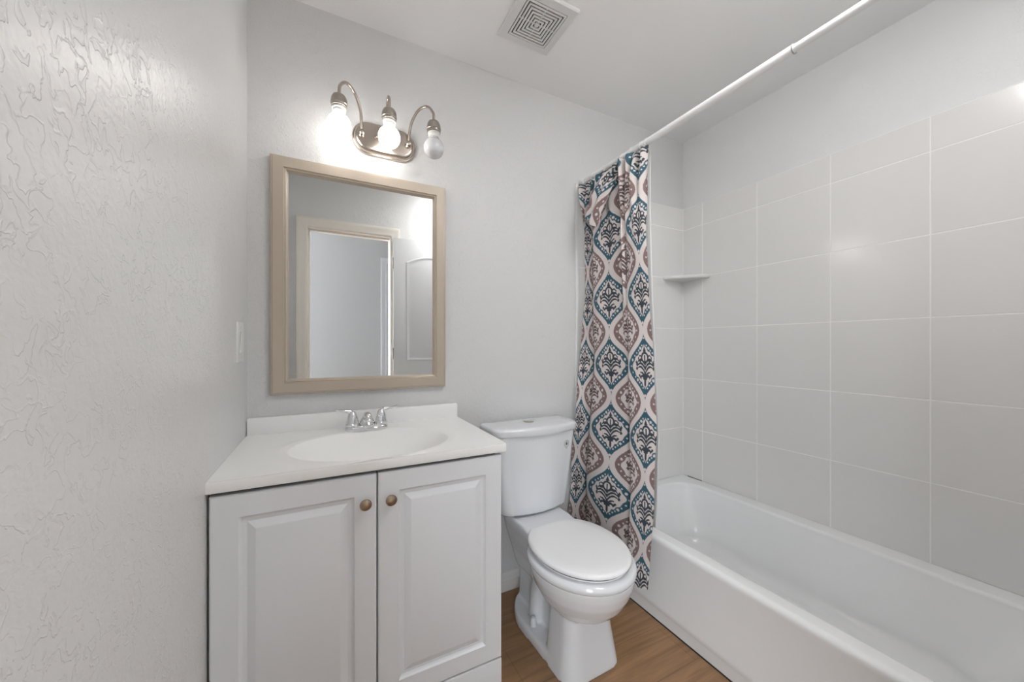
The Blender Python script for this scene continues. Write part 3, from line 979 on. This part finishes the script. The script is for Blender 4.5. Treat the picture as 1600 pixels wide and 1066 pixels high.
# round water-saving sticker on the tank front, with its drop mark and the small line of print below
stk_c = (0.142, 0.716)
def on_tank(x, z, lift):
    hit = tank_bvh.ray_cast(Vector((x, -1, z)), Vector((0, 1, 0)))
    return hit[0] + Vector((0, -lift, 0))
def decal(name, outline, lift, mat, parent, inner=None):
    bm = bmesh.new()
    if inner is None:
        c = (sum(p[0] for p in outline) / len(outline), sum(p[1] for p in outline) / len(outline))
        inner = [(c[0] + (p[0] - c[0]) * 0.02, c[1] + (p[1] - c[1]) * 0.02) for p in outline]
        cap = True
    else:
        cap = False
    ro = [on_tank(stk_c[0] + x, stk_c[1] + z, lift) for x, z in outline]
    rm = [on_tank(stk_c[0] + x, stk_c[1] + z, lift) for x, z in [((a[0] + b[0]) / 2, (a[1] + b[1]) / 2) for a, b in zip(outline, inner)]]
    ri = [on_tank(stk_c[0] + x, stk_c[1] + z, lift) for x, z in inner]
    loft(bm, [[p + Vector((0, lift * 0.9, 0)) for p in ro], ro, rm, ri], cap0=False, cap1=cap)
    return finish(name, bm, mat, parent, smooth=60)
circ = lambda r, n=40: [(r * math.cos(2 * PI * i / n), r * math.sin(2 * PI * i / n)) for i in range(n)]
st = decal('sticker', circ(0.0160), 0.0004, M['sticker'], to_)
st['label'] = 'round silver sticker with a dark water drop'
decal('sticker_ring', circ(0.0160), 0.0006, M['sticker_ring'], st, circ(0.0140))
def drop(r, n=32):
    pts = []
    for i in range(n):
        a = 2 * PI * i / n + PI / 2
        k = max(0.0, math.sin(a)) ** 3
        pts.append((r * math.cos(a) * (1 - 0.55 * k), r * math.sin(a) * (1 + 0.9 * k)))
    return pts
decal('pale_drop', [(x + 0.0022, z + 0.001) for x, z in drop(0.0068)], 0.0006, M['drop_light'], st)
decal('dark_drop', [(x - 0.0012, z - 0.0012) for x, z in drop(0.0050)], 0.0008, M['drop'], st)
for k, wz in ((0, 0.0048), (1, 0.0036)):
    decal('fine_print', [(-wz, -0.0195 - k * 0.003), (wz, -0.0195 - k * 0.003), (wz, -0.018 - k * 0.003), (-wz, -0.018 - k * 0.003)], 0.0004, M['sticker_ring'], st)
# tank lid
bm = bmesh.new()
HL, Ya, Yb_ = 0.2185, -0.018, -0.228
rings = [dplan(HL - 0.012, Ya - 0.01, Yb_ + 0.012, 0.026, 0.045, 0.776), dplan(HL - 0.002, Ya, Yb_ + 0.002, 0.028, 0.05, 0.778), dplan(HL, Ya, Yb_, 0.028, 0.05, 0.782)]
rings.append(dplan(HL, Ya, Yb_, 0.028, 0.05, 0.800))
for k in range(1, 7):
    a = PI / 2 * k / 6
    rings.append(dplan(HL - 0.016 * (1 - math.cos(a)), Ya - 0.008 * (1 - math.cos(a)), Yb_ + 0.016 * (1 - math.cos(a)), 0.028, 0.048, 0.800 + 0.014 * math.sin(a)))
rings.append(dplan(HL - 0.06, Ya - 0.05, Yb_ + 0.06, 0.02, 0.03, 0.817))
loft(bm, rings)
lid_o = finish('tank_lid', bm, M['china'], to_, smooth=50)
bm = bmesh.new()
lathe(bm, [(0.0, -0.002), (0.0235, -0.002), (0.0245, 0.0012), (0.021, 0.0032), (0.0195, 0.0022), (0.0192, 0.0032), (0.0, 0.0040)], (-0.012, -0.115, 0.8165), n=36)
fb = finish('flush_button', bm, M['nickel_dark'], lid_o)
fb['label'] = 'round brushed metal dual flush button'
# bowl
def egg(w, yc, af, ab, z, n=48, p=1.0):
    pts = []
    for i in range(n):
        a = 2 * PI * i / n
        s, c = math.sin(a), math.cos(a)
        y = yc - (af if s > 0 else ab) * s
        pts.append((w * c * (1.0 if s > 0 else 1.0), y, z))
    return pts
RZT = 0.392      # rim top
bm = bmesh.new()
loft(bm, [egg(0.100, -0.470, 0.100, 0.12, 0.205), egg(0.125, -0.468, 0.140, 0.14, 0.230), egg(0.150, -0.464, 0.172, 0.165, 0.262), egg(0.170, -0.460, 0.197, 0.185, 0.30),
          egg(0.181, -0.457, 0.212, 0.195, 0.335), egg(0.185, -0.456, 0.218, 0.20, 0.362), egg(0.181, -0.456, 0.214, 0.2, 0.376)])
# back deck carrying the tank, running forward into the bowl
def deck(hw, y0, y1, r, z):
    return rrect(-hw, hw, y1, y0, r, z, 8, 5)
loft(bm, [deck(0.075, -0.07, -0.36, 0.05, 0.19), deck(0.088, -0.055, -0.40, 0.05, 0.26), deck(0.108, -0.045, -0.42, 0.05, 0.33), deck(0.122, -0.04, -0.40, 0.05, 0.39), deck(0.124, -0.04, -0.33, 0.05, 0.412), deck(0.118, -0.045, -0.28, 0.05, 0.424)])
# pedestal: flared block under the front, web and spreading foot behind
loft(bm, [rrect(-0.126, 0.126, -0.560, -0.38, 0.055, 0.0), rrect(-0.123, 0.123, -0.558, -0.38, 0.055, 0.02), rrect(-0.108, 0.108, -0.545, -0.38, 0.05, 0.12), rrect(-0.098, 0.098, -0.535, -0.385, 0.05, 0.22), rrect(-0.098, 0.098, -0.535, -0.385, 0.05, 0.27)])
loft(bm, [rrect(-0.060, 0.060, -0.45, -0.085, 0.03, 0.0), rrect(-0.055, 0.055, -0.45, -0.085, 0.03, 0.15), rrect(-0.060, 0.060, -0.45, -0.075, 0.03, 0.25)])
def foot(s, z):
    c = [(0.0, -0.085), (0.065, -0.10), (0.105, -0.145), (0.128, -0.205), (0.131, -0.26), (0.129, -0.34), (0.122, -0.46), (0.104, -0.52)]
    pts = [Vector((x * s if x else 0, y, 0)) for x, y in c]
    sp = spline(pts, 6)
    right = [(p.x, p.y, z) for p in sp]
    left = [(-p.x, p.y, z) for p in sp[::-1][:-1]]
    return right + left
loft(bm, [foot(1.0, 0.0), foot(1.0, 0.022), foot(0.985, 0.034), foot(0.94, 0.042)])
for sx in (-1, 1):
    tube(bm, spline([(sx * 0.050, -0.43, 0.20), (sx * 0.055, -0.375, 0.255), (sx * 0.058, -0.315, 0.240), (sx * 0.060, -0.275, 0.175), (sx * 0.062, -0.262, 0.10), (sx * 0.064, -0.262, 0.03)], 6), 0.032, 14)
bowl = finish('bowl', bm, M['china'], to_, smooth=0)
rm = bowl.modifiers.new('fuse', 'REMESH'); rm.mode = 'VOXEL'; rm.voxel_size = 0.0045; rm.use_smooth_shade = True
smo = bowl.modifiers.new('soften', 'SMOOTH'); smo.factor = 0.5; smo.iterations = 9
# rim roll
bm = bmesh.new()
LID_T = R(0)
prof = [(0.177, 0.362), (0.1855, 0.364), (0.1895, 0.371), (0.190, 0.379), (0.1875, 0.387), (0.1815, 0.3915), (0.171, 0.3925), (0.10, 0.3925)]
loft(bm, [egg(w_, -0.456, w_ * 1.165, w_ * 1.10, z) for w_, z in prof])
finish('rim', bm, M['china'], to_, smooth=60)
# seat (closed under the lid) and lid
def seat_plan(w_, f, bk, z, n=64):
    pts = []
    for i in range(n):
        a = 2 * PI * i / n
        s, c = math.sin(a), math.cos(a)
        if s >= 0:
            pts.append((w_ * c, -0.452 - f * s, z))
        else:
            e = 0.62
            pts.append((w_ * math.copysign(abs(c) ** e, c) * (1 - 0.16 * s * s), -0.452 + bk * abs(s) ** 0.85, z))
    return pts
bm = bmesh.new()
loft(bm, [seat_plan(0.1576, 0.1914, 0.1943, 0.3928), seat_plan(0.1629, 0.1976, 0.1976, 0.394), seat_plan(0.1629, 0.1976, 0.1976, 0.3985), seat_plan(0.1587, 0.1924, 0.1943, 0.400)])
finish('seat', bm, M['seat'], to_, smooth=50)
bm = bmesh.new()
loft(bm, [seat_plan(0.1645, 0.1992, 0.1976, 0.4055), seat_plan(0.1709, 0.2064, 0.2015, 0.4065), seat_plan(0.1731, 0.2085, 0.2031, 0.4100), seat_plan(0.1731, 0.2085, 0.2031, 0.4150),
          seat_plan(0.1704, 0.2059, 0.2009, 0.4195), seat_plan(0.1629, 0.1976, 0.1943, 0.4225), seat_plan(0.1278, 0.1560, 0.1554, 0.4245), seat_plan(0.0532, 0.0624, 0.0666, 0.4255)])
finish('seat_lid', bm, M['seat'], to_, smooth=60)
bm = bmesh.new()
loft(bm, [seat_plan(0.1640, 0.1980, 0.1955, 0.3990), seat_plan(0.1640, 0.1980, 0.1955, 0.4062)])
finish('seat_gap_shade', bm, M['gap_shade'], to_, smooth=50)  # dark slab painted as the shade between seat and lid
for sx in (-1, 1):
    bm = boxbm(sx * 0.080 - 0.022, sx * 0.080 + 0.022, -0.285, -0.255, 0.392, 0.4115, 0.005, 3)
    finish('hinge', bm, M['seat'], to_)
    bm = bmesh.new()
    lathe(bm, [(0.0145, 0.0), (0.0140, 0.010), (0.0120, 0.026), (0.0095, 0.032), (0.0, 0.034)], (sx * 0.098, -0.292, 0.041), n=24)
    finish('bolt_cap', bm, M['china'], to_, smooth=50)

# ------------------------------------------------------------------ drum light added as fill by the door (out of frame)
cl = empty('added_fill_light', (1.02, 0.275, ZC))
tag(cl, 'unseen white drum added as fill light near the doorway', 'fill light')
bm = bmesh.new()
lathe(bm, [(0.0, -0.0005), (0.125, -0.0005), (0.127, -0.010), (0.121, -0.040), (0.0, -0.040)], n=48)
finish('pan', bm, M['white_plastic'], cl)
bm = bmesh.new()
lathe(bm, [(0.0, -0.0402), (0.146, -0.0402), (0.150, -0.046), (0.150, -0.062), (0.145, -0.070), (0.130, -0.075), (0.0, -0.078)], n=56)
finish('diffuser', bm, M['fill_on'], cl, smooth=60)
